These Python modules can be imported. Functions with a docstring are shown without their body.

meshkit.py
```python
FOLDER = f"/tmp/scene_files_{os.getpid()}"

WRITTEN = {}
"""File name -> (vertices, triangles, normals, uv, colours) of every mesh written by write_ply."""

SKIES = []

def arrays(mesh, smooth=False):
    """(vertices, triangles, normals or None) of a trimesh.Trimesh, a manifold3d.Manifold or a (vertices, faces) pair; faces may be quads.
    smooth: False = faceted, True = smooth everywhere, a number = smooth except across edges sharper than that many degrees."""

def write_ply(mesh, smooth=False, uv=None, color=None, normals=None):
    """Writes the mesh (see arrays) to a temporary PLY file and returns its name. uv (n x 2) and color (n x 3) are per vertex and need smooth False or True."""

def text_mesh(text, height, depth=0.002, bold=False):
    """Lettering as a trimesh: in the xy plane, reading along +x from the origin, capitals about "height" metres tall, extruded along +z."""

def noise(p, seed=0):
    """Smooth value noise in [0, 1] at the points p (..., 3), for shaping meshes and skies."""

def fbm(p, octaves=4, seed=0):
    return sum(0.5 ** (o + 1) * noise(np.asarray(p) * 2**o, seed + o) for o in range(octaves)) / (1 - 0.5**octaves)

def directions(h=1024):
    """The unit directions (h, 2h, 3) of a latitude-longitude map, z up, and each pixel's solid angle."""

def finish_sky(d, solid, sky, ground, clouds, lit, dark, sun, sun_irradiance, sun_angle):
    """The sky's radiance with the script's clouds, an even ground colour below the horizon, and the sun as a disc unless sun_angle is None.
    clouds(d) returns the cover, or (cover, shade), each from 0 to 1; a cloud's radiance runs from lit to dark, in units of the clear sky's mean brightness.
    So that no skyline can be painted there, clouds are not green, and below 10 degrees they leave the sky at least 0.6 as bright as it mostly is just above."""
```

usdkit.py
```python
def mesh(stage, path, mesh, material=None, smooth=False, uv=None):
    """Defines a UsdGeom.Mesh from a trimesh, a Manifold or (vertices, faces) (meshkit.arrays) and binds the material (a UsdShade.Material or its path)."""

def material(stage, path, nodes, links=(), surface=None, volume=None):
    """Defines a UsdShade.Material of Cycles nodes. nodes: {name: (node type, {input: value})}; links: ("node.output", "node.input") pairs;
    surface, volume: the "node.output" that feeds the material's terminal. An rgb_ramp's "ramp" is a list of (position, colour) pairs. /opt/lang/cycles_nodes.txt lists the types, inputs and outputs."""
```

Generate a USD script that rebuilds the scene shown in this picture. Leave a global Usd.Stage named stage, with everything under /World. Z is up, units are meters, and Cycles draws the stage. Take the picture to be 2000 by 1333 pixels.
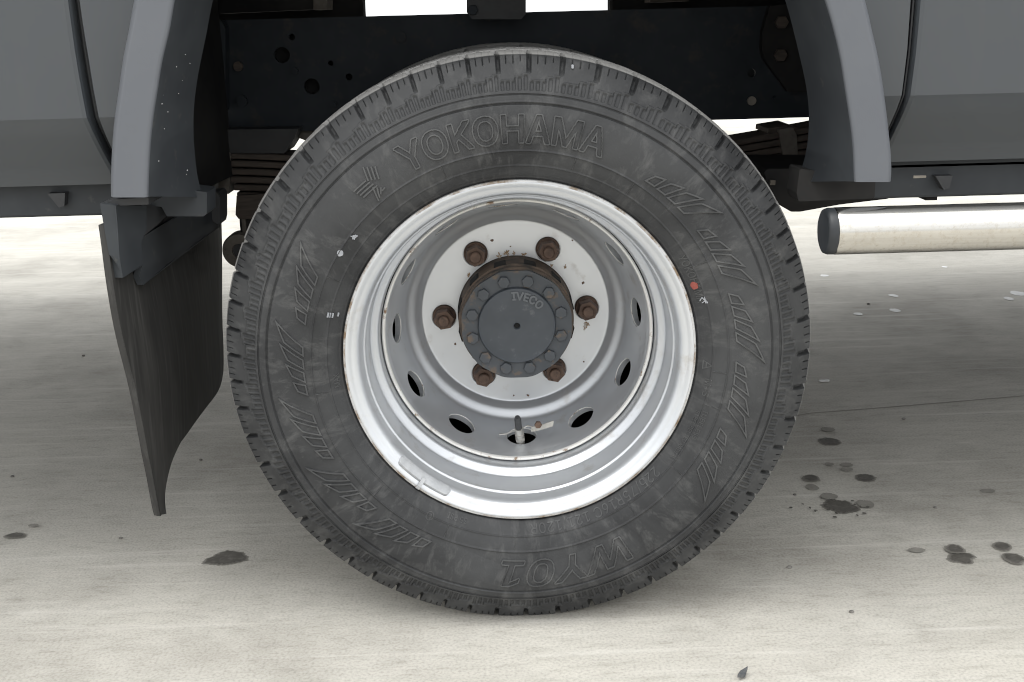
import math, random
import numpy as np, trimesh, manifold3d as m3
import shapely, shapely.geometry as sg, shapely.affinity as sa
from shapely.ops import unary_union
from scipy.interpolate import CubicSpline
from pxr import Usd, UsdGeom, UsdLux, UsdShade, Gf, Sdf
import usdkit, meshkit

rng = np.random.default_rng(7); random.seed(7)
PI = math.pi
stage = Usd.Stage.CreateInMemory()
UsdGeom.SetStageUpAxis(stage, UsdGeom.Tokens.z); UsdGeom.SetStageMetersPerUnit(stage, 1)
UsdGeom.Xform.Define(stage, '/World'); UsdGeom.Scope.Define(stage, '/World/Looks')
ZC = 0.3648                                   # height of the wheel's axis above the ground

# ------------------------------------------------------------------ camera
CX, CD, CZ = -0.032, 1.393, 0.4103 + ZC
PITCH, YAW, ROLL, F = 0.273, 0.016, -0.0261, 2268.7
EXPOSURE = 0.90
_fw = np.array([math.sin(YAW)*math.cos(PITCH), math.cos(YAW)*math.cos(PITCH), -math.sin(PITCH)])
_rt = np.array([math.cos(YAW), -math.sin(YAW), 0]); _up = np.cross(_rt, _fw)
RT = math.cos(ROLL)*_rt + math.sin(ROLL)*_up; UP = -math.sin(ROLL)*_rt + math.cos(ROLL)*_up
EYE = np.array([CX, -CD, CZ])
cam = UsdGeom.Camera.Define(stage, '/World/camera')
cam.CreateHorizontalApertureAttr(36.0); cam.CreateVerticalApertureAttr(36.0*682/1024)
cam.CreateFocalLengthAttr(36.0*F/2000); cam.CreateClippingRangeAttr(Gf.Vec2f(0.05, 2000))
cam.CreateExposureAttr(EXPOSURE)
M4 = Gf.Matrix4d(*RT, 0, *UP, 0, *(-_fw), 0, *EYE, 1)
cam.AddTransformOp().Set(M4)

def at(px, py, Y):
    """point of the plane y = Y seen at a place of the photograph (2000 px wide)"""
    d = _fw + (px-1000)/F*RT - (py-666.5)/F*UP
    return EYE + d*(Y-EYE[1])/d[1]
def atx(px, py, X):
    d = _fw + (px-1000)/F*RT - (py-666.5)/F*UP
    return EYE + d*(X-EYE[0])/d[0]
def ground(px, py, z=0.0):
    d = _fw + (px-1000)/F*RT - (py-666.5)/F*UP
    return EYE + d*(z-EYE[2])/d[2]

# ------------------------------------------------------------------ sky and sun (overcast)
SUN = np.array([-0.25, -0.15, 0.93]); SUN /= np.linalg.norm(SUN)
elev, rot = math.asin(SUN[2]), math.atan2(SUN[0], SUN[1])
SKY_STRENGTH, CLOUD = 0.10, 15.0
sky_mat = usdkit.material(stage, '/World/Looks/sky', {
    'tc': ('texture_coordinate', {}),
    'map': ('mapping', {'scale': (1.0, 1.0, 2.2)}),
    'n': ('noise_texture', {'scale': 2.2, 'detail': 5.0, 'roughness': 0.55}),
    'ramp': ('rgb_ramp', {'ramp': [(0.25, (CLOUD*0.80, CLOUD*0.82, CLOUD*0.85)), (0.75, (CLOUD*1.12, CLOUD*1.12, CLOUD*1.10))]}),
    'sky': ('sky_texture', {'sky_type': 'single_scattering', 'sun_disc': False, 'sun_elevation': elev, 'sun_rotation': rot}),
    'sep': ('separate_xyz', {}), 'grad': ('rgb_ramp', {'ramp': [(0, (.42, .42, .42)), (.05, (.42, .42, .42)), (1, (1.04, 1.04, 1.04))]}),   # an overcast sky: three times brighter overhead
    'shade': ('mix_color', {'blend_type': 'multiply', 'fac': 1.0, 'use_clamp': False}),
    'mix': ('mix_color', {'fac': 0.94, 'use_clamp': False}),
    'bg': ('background_shader', {'strength': SKY_STRENGTH})},
    [('tc.generated', 'map.vector'), ('map.vector', 'n.vector'), ('n.fac', 'ramp.fac'),
     ('tc.generated', 'sep.vector'), ('sep.z', 'grad.fac'), ('ramp.color', 'shade.a'), ('grad.color', 'shade.b'), ('sky.color', 'mix.a'), ('shade.result', 'mix.b'), ('mix.result', 'bg.color')], surface='bg.background')
dome = UsdLux.DomeLight.Define(stage, '/World/sky')
UsdShade.MaterialBindingAPI.Apply(dome.GetPrim()).Bind(sky_mat)
sun = UsdLux.DistantLight.Define(stage, '/World/sun')
sun.CreateIntensityAttr(0.22); sun.CreateAngleAttr(40.0); sun.CreateColorAttr(Gf.Vec3f(1, 0.985, 0.96))
sun.GetPrim().CreateAttribute('inputs:normalize', Sdf.ValueTypeNames.Bool).Set(True)
_z = Gf.Vec3d(*SUN); _x = Gf.Vec3d(0, 0, 1) ^ _z; _x.Normalize(); _y = _z ^ _x
sun.AddTransformOp().Set(Gf.Matrix4d(*_x, 0, *_y, 0, *_z, 0, 0, 0, 10, 1))

# ------------------------------------------------------------------ helpers
used = {}
def numbered(parent, name):
    k = used.get((parent, name), 0); used[(parent, name)] = k+1
    return f'{parent}/{name}' if k == 0 else f'{parent}/{name}_{k:03d}'
def path_of(parent): return '/World' if parent is None else str(parent.GetPath())
def tag(o, label=None, cat=None, group=None, kind=None):
    for k, v in (('label', label), ('category', cat), ('group', group), ('kind', kind)):
        if v: o.SetCustomDataByKey(k, v)
    return o
def obj(name, mesh, mat, parent=None, smooth=35, uv=None, loc=None):
    m = usdkit.mesh(stage, numbered(path_of(parent), name), mesh, LOOK[mat] if isinstance(mat, str) else mat, smooth=smooth, uv=uv)
    if loc is not None: m.AddTranslateOp().Set(Gf.Vec3d(*map(float, loc)))
    return m.GetPrim()
def group(name, parent=None, loc=(0, 0, 0), rotz=0):
    x = UsdGeom.Xform.Define(stage, numbered(path_of(parent), name)); x.AddTranslateOp().Set(Gf.Vec3d(*map(float, loc)))
    if rotz: x.AddRotateZOp().Set(rotz)
    return x.GetPrim()
cat = trimesh.util.concatenate
def box(x0, x1, y0, y1, z0, z1, b=0.0):
    ext = np.array([x1-x0, y1-y0, z1-z0]); c = np.array([x0+x1, y0+y1, z0+z1])/2
    if b <= 0:
        m = trimesh.creation.box(ext)
    else:
        m = trimesh.convex.convex_hull(np.vstack([(np.array(s)*ext/2) - np.array(s)*b*np.array(e)
            for s in np.ndindex(2, 2, 2) for s in [np.array(s)*2-1] for e in ((0, 1, 1), (1, 0, 1), (1, 1, 0))]))
    m.apply_translation(c); return m
def tube(p0, p1, r, n=20, r1=None):
    p0, p1 = np.array(p0, float), np.array(p1, float); L = np.linalg.norm(p1-p0)
    m = trimesh.creation.cylinder(r, L, sections=n)
    if r1 is not None:
        v = m.vertices.copy(); k = v[:, 2] > 0; v[k, :2] *= r1/r; m.vertices = v
    m.apply_transform(trimesh.geometry.align_vectors([0, 0, 1], (p1-p0)/L)); m.apply_translation((p0+p1)/2); return m
def loft(sections, closed=True, caps=True):
    S = np.array(sections, float); n, k = S.shape[:2]; v = S.reshape(-1, 3); f = []
    kk = k if closed else k-1
    i, j = np.meshgrid(np.arange(n-1), np.arange(kk), indexing='ij'); i, j = i.ravel(), j.ravel(); j2 = (j+1) % k
    q = np.stack([i*k+j, i*k+j2, (i+1)*k+j2, (i+1)*k+j], 1)
    f = np.vstack([q[:, [0, 1, 2]], q[:, [0, 2, 3]]])
    if caps and closed:
        v = np.vstack([v, S[0].mean(0), S[-1].mean(0)]); a, b = len(v)-2, len(v)-1; j = np.arange(k)
        f = np.vstack([f, np.stack([np.full(k, a), (j+1) % k, j], 1), np.stack([np.full(k, b), (n-1)*k+j, (n-1)*k+(j+1) % k], 1)])
    m = trimesh.Trimesh(v, f, process=False)
    if closed and m.volume < 0: m.invert()
    return m
def lathe(profile, n=256, closed=False):
    """turn (radius, y) points about the wheel's axis"""
    P = np.array(profile, float); a = np.linspace(0, 2*PI, n, endpoint=False); k = len(P)
    v = np.stack([np.outer(np.sin(a), P[:, 0]), np.tile(P[:, 1], (n, 1)), np.outer(np.cos(a), P[:, 0])], -1).reshape(-1, 3)
    kk = k if closed else k-1
    i, j = np.meshgrid(np.arange(n), np.arange(kk), indexing='ij'); i, j = i.ravel(), j.ravel(); i2, j2 = (i+1) % n, (j+1) % k
    q = np.stack([i*k+j, i2*k+j, i2*k+j2, i*k+j2], 1)
    return trimesh.Trimesh(v, np.vstack([q[:, [0, 1, 2]], q[:, [0, 2, 3]]]), process=False)
def smooth_profile(P, n, closed=False):
    P = np.array(P, float); t = np.r_[0, np.cumsum(np.linalg.norm(np.diff(P, axis=0), axis=1))]
    from scipy.interpolate import PchipInterpolator
    s = np.linspace(0, t[-1], n); return np.stack([PchipInterpolator(t, P[:, 0])(s), PchipInterpolator(t, P[:, 1])(s)], 1)
def to_man(m): return m3.Manifold(m3.Mesh(np.asarray(m.vertices, np.float32), np.asarray(m.faces, np.uint32)))
def slab(poly, Y, t):
    """a plate with outline poly in (x, z), front face at y = Y, t thick away from the camera"""
    out = []
    for g in getattr(poly, 'geoms', [poly]):
        if g.is_empty or g.geom_type != 'Polygon': continue
        m = trimesh.creation.extrude_polygon(g, t, engine='earcut')
        v = m.vertices; m.vertices = np.stack([v[:, 0], Y+t-v[:, 2], v[:, 1]], 1); m.invert() if m.volume < 0 else None
        out.append(m)
    return cat(out)
def pxpoly(pts, Y): return sg.Polygon([(p[0], p[2]) for p in (at(x, y, Y) for x, y in pts)])
def hexprism(r, h, c=0.15):
    """hexagonal bolt head along -y, base at y=0, chamfered"""
    a = np.arange(6)*PI/3; n = 24; b = np.arange(n)*2*PI/n
    P = [np.stack([r*np.cos(a), np.full(6, y), r*np.sin(a)], 1) for y in (0, -h*(1-c))]
    P.append(np.stack([r*.93*np.cos(a), np.full(6, -h), r*.93*np.sin(a)], 1))
    return trimesh.convex.convex_hull(np.vstack(P))
def turn(m, phi):                              # about the wheel axis, clockwise from above
    m = m.copy(); c, s = math.cos(phi), math.sin(phi)
    T = np.eye(4); T[:3, :3] = [[c, 0, s], [0, 1, 0], [-s, 0, c]]; m.apply_transform(T); return m

# ------------------------------------------------------------------ materials
LOOK = {}
def look(name, c1, c2, scale=8.0, rough=0.5, metal=0.0, bump=0.0, bscale=200.0, c3=None, scale3=30.0, lo3=0.6, hi3=0.7,
         rough2=None, spec=0.5, coat=0.0, stretch=(1, 1, 1), detail=5.0, lo=0.35, hi=0.65, metal3=None, stretch3=(1, 1, 1), bdist=0.001):
    n = {'tc': ('texture_coordinate', {}), 'map': ('mapping', {'scale': stretch}), 'map3': ('mapping', {'scale': stretch3}),
         'n': ('noise_texture', {'scale': scale, 'detail': detail, 'roughness': 0.6}),
         'r': ('rgb_ramp', {'ramp': [(lo, c1), (hi, c2)]}),
         'p': ('principled_bsdf', {'roughness': rough, 'metallic': metal, 'specular_ior_level': spec, 'coat_weight': coat, 'coat_roughness': 0.15})}
    l = [('tc.object', 'map.vector'), ('map.vector', 'n.vector'), ('n.fac', 'r.fac'), ('tc.object', 'map3.vector')]
    out = 'r.color'
    if c3 is not None:
        n['n3'] = ('noise_texture', {'scale': scale3, 'detail': 6.0, 'roughness': 0.65})
        n['r3'] = ('rgb_ramp', {'ramp': [(lo3, (0, 0, 0)), (hi3, (1, 1, 1))]})
        n['x3'] = ('mix_color', {'b': c3})
        l += [('map3.vector', 'n3.vector'), ('n3.fac', 'r3.fac'), ('r3.color', 'x3.fac'), ('r.color', 'x3.a')]; out = 'x3.result'
        if rough2 is not None:
            n['rr'] = ('mix_float', {'a': rough, 'b': rough2}); l += [('r3.color', 'rr.fac'), ('rr.result', 'p.roughness')]
        if metal3 is not None:
            n['mm'] = ('mix_float', {'a': metal, 'b': metal3}); l += [('r3.color', 'mm.fac'), ('mm.result', 'p.metallic')]
    l.append((out, 'p.base_color'))
    if bump:
        n['nb'] = ('noise_texture', {'scale': bscale, 'detail': 3.0}); n['b'] = ('bump', {'strength': bump, 'distance': bdist})
        l += [('tc.object', 'nb.vector'), ('nb.fac', 'b.height'), ('b.normal', 'p.normal')]
    LOOK[name] = usdkit.material(stage, '/World/Looks/'+name, n, l, surface='p.BSDF')
look('grey_paint', (.037, .0415, .046), (.041, .0455, .050), 3, rough=.42, coat=.15, c3=(.046, .049, .051), scale3=9, lo3=.50, hi3=.85, rough2=.58, stretch3=(4, 4, .6))
look('flare_plastic', (.084, .090, .102), (.094, .100, .111), 5, rough=.55, bump=.10, bscale=900, c3=(.16, .16, .165), scale3=45, lo3=.66, hi3=.9, rough2=.7)
look('black_plastic', (.018, .019, .021), (.030, .031, .033), 18, rough=.6, bump=.15, bscale=500)
look('bracket_plastic', (.024, .027, .031), (.034, .038, .042), 14, rough=.6, spec=.35, c3=(.07, .068, .063), scale3=40, lo3=.62, hi3=.8)
look('seal_rubber', (.012, .013, .014), (.02, .021, .022), 20, rough=.6)
look('frame_paint', (.018, .0225, .0275), (.025, .030, .036), 14, rough=.6, spec=.2, c3=(.045, .040, .036), scale3=30, lo3=.56, hi3=.75, bump=.1, bscale=300)
look('underbody', (.013, .013, .014), (.028, .027, .026), 9, rough=.8, spec=.2)
look('spring_steel', (.045, .036, .029), (.080, .062, .050), 30, rough=.75, c3=(.07, .06, .052), scale3=40, lo3=.6, hi3=.75, stretch=(1, 3, 6))
look('dusty_metal', (.10, .088, .075), (.16, .145, .125), 40, rough=.8, c3=(.05, .045, .04), scale3=60)
look('flap_rubber', (.020, .0195, .0185), (.034, .033, .031), 10, rough=.7, spec=.35, c3=(.080, .078, .074), scale3=16, lo3=.52, hi3=.85, stretch=(6, 6, .8), stretch3=(5, 5, .35), bump=.25, bscale=120)
look('silver_paint', (.53, .547, .57), (.585, .60, .617), 6, rough=.37, metal=.74, coat=.05, c3=(.42, .40, .37), scale3=26, lo3=.58, hi3=.82, rough2=.55, bump=.03, bscale=700)
look('silver_edge', (.66, .65, .62), (.78, .77, .74), 20, rough=.5, metal=.1, c3=(.22, .14, .085), scale3=60, lo3=.58, hi3=.66, rough2=.85, metal3=0)
look('lip_edge', (.5, .5, .5), (.60, .60, .59), 20, rough=.45, metal=.4, c3=(.20, .145, .095), scale3=34, lo3=.45, hi3=.62, rough2=.85, metal3=0)
look('nut_rust', (.075, .046, .034), (.14, .088, .062), 90, rough=.6, metal=.25, c3=(.035, .024, .020), scale3=120, lo3=.55, hi3=.7, bump=.35, bscale=700)
look('hub_paint', (.036, .042, .049), (.050, .056, .064), 25, rough=.5, c3=(.12, .090, .066), scale3=55, lo3=.55, hi3=.66, rough2=.8, bump=.12, bscale=300)
look('hub_cap_paint', (.036, .042, .050), (.047, .054, .063), 30, rough=.42, c3=(.10, .105, .11), scale3=60, lo3=.62, hi3=.78, bump=.06, bscale=300)
look('hub_barrel', (.045, .040, .036), (.16, .115, .085), 40, rough=.8, c3=(.16, .09, .055), scale3=60, lo3=.60, hi3=.70, bump=.3, bscale=300)
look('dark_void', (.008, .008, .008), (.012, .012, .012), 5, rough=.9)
look('stainless', (.60, .58, .54), (.64, .62, .58), 12, rough=.13, metal=1, c3=(.46, .42, .35), scale3=150, lo3=.50, hi3=.85, rough2=.30)
look('plug', (.16, .145, .12), (.26, .235, .20), 40, rough=.7)
look('cap_plastic', (.012, .014, .016), (.017, .019, .022), 30, rough=.45)
look('lead_weight', (.36, .37, .38), (.46, .47, .48), 60, rough=.5, metal=.4, c3=(.4, .4, .4), scale3=130, bump=.3, bscale=500)
look('valve_metal', (.36, .35, .33), (.48, .47, .44), 80, rough=.4, metal=.8, c3=(.25, .2, .15), scale3=150)
look('valve_cap', (.02, .022, .024), (.03, .03, .032), 50, rough=.5)
look('red_mark', (.22, .045, .035), (.28, .08, .06), 120, rough=.8, c3=(.10, .07, .06), scale3=500, lo3=.6, hi3=.7)
look('white_mark', (.24, .25, .27), (.34, .35, .37), 150, rough=.8, c3=(.25, .25, .26), scale3=300, lo3=.55, hi3=.7)
look('oil', (.085, .080, .070), (.115, .108, .096), 60, rough=.8, spec=.15, c3=(.16, .15, .135), scale3=90, lo3=.5, hi3=.75)
look('oil_half', (.16, .151, .134), (.20, .19, .17), 60, rough=.8, spec=.15)
look('oil_faint', (.215, .205, .182), (.26, .248, .22), 60, rough=.8, spec=.15, c3=(.30, .285, .255), scale3=90, lo3=.5, hi3=.75)
look('white_fleck', (.70, .70, .69), (.85, .85, .84), 80, rough=.8)
look('scuff', (.62, .60, .55), (.70, .68, .63), 60, rough=.8)
look('dark_chip', (.05, .055, .06), (.12, .12, .12), 120, rough=.6)
look('pebble', (.10, .095, .085), (.25, .24, .22), 80, rough=.9)

def rubber(name, dark, dusty, streak, worn=None):
    """tyre rubber: dust in patches and in short radial streaks; the running surface (the largest radius) is scuffed pale"""
    n = {'tc': ('texture_coordinate', {}),
        'n': ('noise_texture', {'scale': 5.5, 'detail': 8.0, 'roughness': 0.62, 'distortion': 0.6}),
        'r': ('rgb_ramp', {'ramp': [(.36, dark), (.50, tuple(a*.4+b*.6 for a, b in zip(dark, dusty))), (.66, dusty)]}),
        'flat': ('vector_math', {'math_type': 'multiply', 'vector2': (1, 0, 1)}), 'len': ('vector_math', {'math_type': 'length'}),
        'unit': ('vector_math', {'math_type': 'normalize'}), 'big': ('vector_math', {'math_type': 'scale', 'scale': 15.0}),
        'k': ('math', {'math_type': 'multiply', 'value2': 26.0}), 'cv': ('combine_xyz', {}), 'add': ('vector_math', {'math_type': 'add'}),
        'n2': ('noise_texture', {'scale': 1.0, 'detail': 6.0, 'roughness': 0.7, 'distortion': .4}),
        'r2': ('rgb_ramp', {'ramp': [(.50, (0, 0, 0)), (.74, (.85, .85, .85))]}),
        'x': ('mix_color', {'b': streak}),
        'n3': ('noise_texture', {'scale': 420.0, 'detail': 2.0}), 'b': ('bump', {'strength': .18, 'distance': .001}),
        'p': ('principled_bsdf', {'roughness': .60, 'specular_ior_level': .45})}
    l = [('tc.object', 'n.vector'), ('n.fac', 'r.fac'), ('tc.object', 'flat.vector1'), ('flat.vector', 'len.vector1'), ('flat.vector', 'unit.vector1'), ('unit.vector', 'big.vector1'),
         ('len.value', 'k.value1'), ('k.value', 'cv.y'), ('big.vector', 'add.vector1'), ('cv.vector', 'add.vector2'), ('add.vector', 'n2.vector'), ('n2.fac', 'r2.fac'),
         ('r.color', 'x.a'), ('r2.color', 'x.fac'), ('tc.object', 'n3.vector'), ('n3.fac', 'b.height'), ('b.normal', 'p.normal')]
    out = 'x.result'
    if worn:
        n['mr'] = ('map_range', {'from_min': .3664, 'from_max': .3674, 'clamp': True}); n['w'] = ('mix_color', {'b': worn})
        l += [('len.value', 'mr.value'), ('mr.result', 'w.fac'), (out, 'w.a')]; out = 'w.result'
    LOOK[name] = usdkit.material(stage, '/World/Looks/'+name, n, l+[(out, 'p.base_color')], surface='p.BSDF')
rubber('tyre_rubber', (.010, .0105, .0115), (.036, .037, .038), (.074, .074, .073), (.26, .255, .245))
rubber('tyre_letter', (.030, .031, .032), (.066, .067, .067), (.095, .095, .093))

LOOK['concrete'] = usdkit.material(stage, '/World/Looks/concrete', {
    'g': ('geometry', {}),
    'm1': ('mapping', {'rotation': (0, 0, .06), 'scale': (1.0, 2.6, 1)}),
    'n1': ('noise_texture', {'scale': 3.0, 'detail': 7.0, 'roughness': .62}),
    'r1': ('rgb_ramp', {'ramp': [(.30, (.405, .386, .343)), (.50, (.445, .426, .381)), (.70, (.485, .466, .419))]}),
    'n2': ('noise_texture', {'scale': 2.3, 'detail': 6.0, 'roughness': .65}),
    'r2': ('rgb_ramp', {'ramp': [(.34, (.74, .735, .725)), (.52, (1, 1, 1)), (.75, (1.05, 1.05, 1.04))]}),
    'mul': ('mix_color', {'blend_type': 'multiply', 'fac': 1.0, 'use_clamp': False}),
    'n3': ('noise_texture', {'scale': 260.0, 'detail': 3.0}),
    'r3': ('rgb_ramp', {'ramp': [(.30, (.80, .80, .80)), (.5, (1, 1, 1)), (.72, (1.10, 1.10, 1.10))]}),
    'mul2': ('mix_color', {'blend_type': 'multiply', 'fac': 1.0, 'use_clamp': False}),
    'm4': ('mapping', {'rotation': (0, 0, .06), 'scale': (1.0, 3.2, 1)}),
    'n4': ('noise_texture', {'scale': 20.0, 'detail': 5.0, 'roughness': .7}),
    'r4': ('rgb_ramp', {'ramp': [(.30, (.82, .815, .80)), (.46, (1, 1, 1)), (.7, (1.06, 1.06, 1.06))]}),
    'mul3': ('mix_color', {'blend_type': 'multiply', 'fac': 1.0, 'use_clamp': False}),
    'm5': ('mapping', {'rotation': (0, 0, .07), 'scale': (1.6, 42.0, 1)}),
    'n5': ('noise_texture', {'scale': 1.0, 'detail': 4.0, 'roughness': .6}),
    'r5': ('rgb_ramp', {'ramp': [(.57, (0, 0, 0)), (.76, (.6, .6, .6))]}),
    'x5': ('mix_color', {'b': (.66, .64, .59)}),
    'b': ('bump', {'strength': .25, 'distance': .002}),
    'p': ('principled_bsdf', {'roughness': .75, 'specular_ior_level': .35})},
    [('g.position', 'm1.vector'), ('m1.vector', 'n1.vector'), ('n1.fac', 'r1.fac'), ('g.position', 'n2.vector'), ('n2.fac', 'r2.fac'),
     ('r1.color', 'mul.a'), ('r2.color', 'mul.b'), ('g.position', 'n3.vector'), ('n3.fac', 'r3.fac'), ('mul.result', 'mul2.a'), ('r3.color', 'mul2.b'),
     ('g.position', 'm4.vector'), ('m4.vector', 'n4.vector'), ('n4.fac', 'r4.fac'), ('mul2.result', 'mul3.a'), ('r4.color', 'mul3.b'),
     ('g.position', 'm5.vector'), ('m5.vector', 'n5.vector'), ('n5.fac', 'r5.fac'), ('r5.color', 'x5.fac'), ('mul3.result', 'x5.a'),
     ('x5.result', 'p.base_color'), ('n3.fac', 'b.height'), ('b.normal', 'p.normal')], surface='p.BSDF')

# ------------------------------------------------------------------ ground
gm = trimesh.Trimesh([[-400, -400, 0], [400, -400, 0], [400, 400, 0], [-400, 400, 0]], [[0, 1, 2], [0, 2, 3]], process=False)
GROUND = tag(obj('concrete_ground', gm, 'concrete', smooth=False), 'pale worn concrete yard with oil drips under the truck', 'ground', kind='structure')
tag(dome.GetPrim(), 'white overcast sky', 'sky', kind='structure')

# ------------------------------------------------------------------ the truck
TRUCK = tag(group('truck'), 'grey truck seen close at its rear twin wheel with silver steel rim', 'truck')

# ---- body panels --------------------------------------------------
def ymap(z):                                     # how far the panel leans under, by height
    zz = np.array([.585, .60, .655, .672, .69, 2.0]); yy = np.array([.056, .050, .0095, 0, 0, 0]); return np.interp(z, zz, yy)
def seam_curve(pts, Y=0.0):
    P = np.array([at(x, y, Y) for x, y in pts]); o = np.argsort(P[:, 2]); P = P[o]
    up = [[P[-1, 0]+(P[-1, 0]-P[-2, 0])/(P[-1, 2]-P[-2, 2])*h*.8, 0, P[-1, 2]+h] for h in (.2, .7)]
    P = np.vstack([P, up]); return lambda z: np.interp(z, P[:, 2], P[:, 0])
seamL0 = seam_curve([(134, 0), (142, 57), (150, 115), (160, 172), (171, 230), (189, 306), (200, 345), (212, 420)])
seamL1 = seam_curve([(153, 0), (161, 57), (171, 115), (180, 172), (191, 230), (205, 306), (213, 345), (224, 420)])
seamR0 = seam_curve([(1781, 0), (1774, 100), (1763, 190), (1755, 240), (1746, 290), (1738, 340), (1730, 385)])
seamR1 = seam_curve([(1797, 0), (1788, 100), (1776, 190), (1767, 240), (1757, 290), (1749, 340), (1742, 385)])
zrows = np.r_[np.linspace(.587, .655, 9), .672, np.linspace(.69, .72, 3), np.linspace(.75, 1.75, 8)]
def side_panel(x_far, seam, sgn):
    S = []
    for z in zrows:
        y, xs = float(ymap(z)), float(seam(z)); dy = .030
        S.append([(x_far, y, z), (xs-sgn*.006, y, z), (xs-sgn*.0015, y+.0015, z), (xs, y+.006, z), (xs, y+dy, z), (x_far, y+dy, z)])
    return loft(S)
obj('side_panel', side_panel(-2.2, seamL0, 1), 'grey_paint', TRUCK, smooth=12)
obj('side_panel', side_panel(4.2, seamR1, -1), 'grey_paint', TRUCK, smooth=12)
def strip(c0, c1, y0, y1, dy):
    return loft([[(c0(z), ymap(z)+y0, z), ((c0(z)+c1(z))/2, ymap(z)+(y0+y1)/2-.002, z), (c1(z), ymap(z)+y1, z), (c1(z), ymap(z)+y1+dy, z), (c0(z), ymap(z)+y0+dy, z)] for z in zrows])
mid = lambda a, b, t: (lambda z: a(z)*(1-t)+b(z)*t)
obj('panel_seal', strip(mid(seamL0, seamL1, .02), mid(seamL0, seamL1, .55), .022, .020, .01), 'seal_rubber', TRUCK)
obj('panel_seal', strip(mid(seamL0, seamL1, .56), mid(seamL0, seamL1, .98), .016, .008, .014), 'black_plastic', TRUCK)
obj('panel_seal', strip(mid(seamR0, seamR1, .02), mid(seamR0, seamR1, .55), .022, .020, .01), 'seal_rubber', TRUCK)
obj('panel_seal', strip(mid(seamR0, seamR1, .56), mid(seamR0, seamR1, .98), .012, .016, .014), 'black_plastic', TRUCK)

# ---- wheel arch flare ---------------------------------------------
YF, YB = -.045, .085
rows = [0, 57, 115, 172, 230, 306, 350, 386]
L_out = [257, 246.5, 235, 227, 218.5, 212.5, 211, 211]
L_if = [341, 331, 317.5, 308, 299, 292, 290, 289]
L_ib = [416, 405, 393, 383, 378, 381, 387, 398]
rowsR = [0, 57, 115, 172, 230, 287, 330, 356]
R_out = [1695, 1708.5, 1721.5, 1731, 1738.5, 1744.5, 1747, 1746]
R_if = [1611, 1628, 1641.5, 1650.5, 1659.5, 1666, 1668, 1669]
R_ib = [1533, 1549, 1563, 1575, 1580, 1576, 1565, 1552]
def arch_curve(l, r, Y, apex):
    Lp = [at(x, y, Y)[[0, 2]] for x, y in zip(l[::-1], rows[::-1])]; Rp = [at(x, y, Y)[[0, 2]] for x, y in zip(r, rowsR)]
    a = (Lp[-1]+Rp[0])/2; top = []
    dl, dr = Lp[-1]-Lp[-2], Rp[0]-Rp[1]; dl /= np.linalg.norm(dl); dr /= np.linalg.norm(dr); mid_ = np.array([(Lp[-1][0]+Rp[0][0])/2, Lp[-1][1]+apex])
    c1, c2 = Lp[-1]+dl*.16, Rp[0]+dr*.16                       # leaves the photographed legs in their own direction
    for t in (.14, .28, .42, .58, .72, .86):
        top.append(((1-t)**3*Lp[-1]+3*(1-t)**2*t*c1+3*(1-t)*t*t*c2+t**3*Rp[0]) + np.array([0, apex*.38*(4*t*(1-t))**1.5]))
    P = np.array(Lp+top+Rp); s = np.r_[0, np.cumsum(np.linalg.norm(np.diff(P, axis=0), axis=1))]
    c = CubicSpline(s, P); ti = np.interp(np.linspace(0, len(P)-1, 121), np.arange(len(P)), s); return c(ti)
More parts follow.
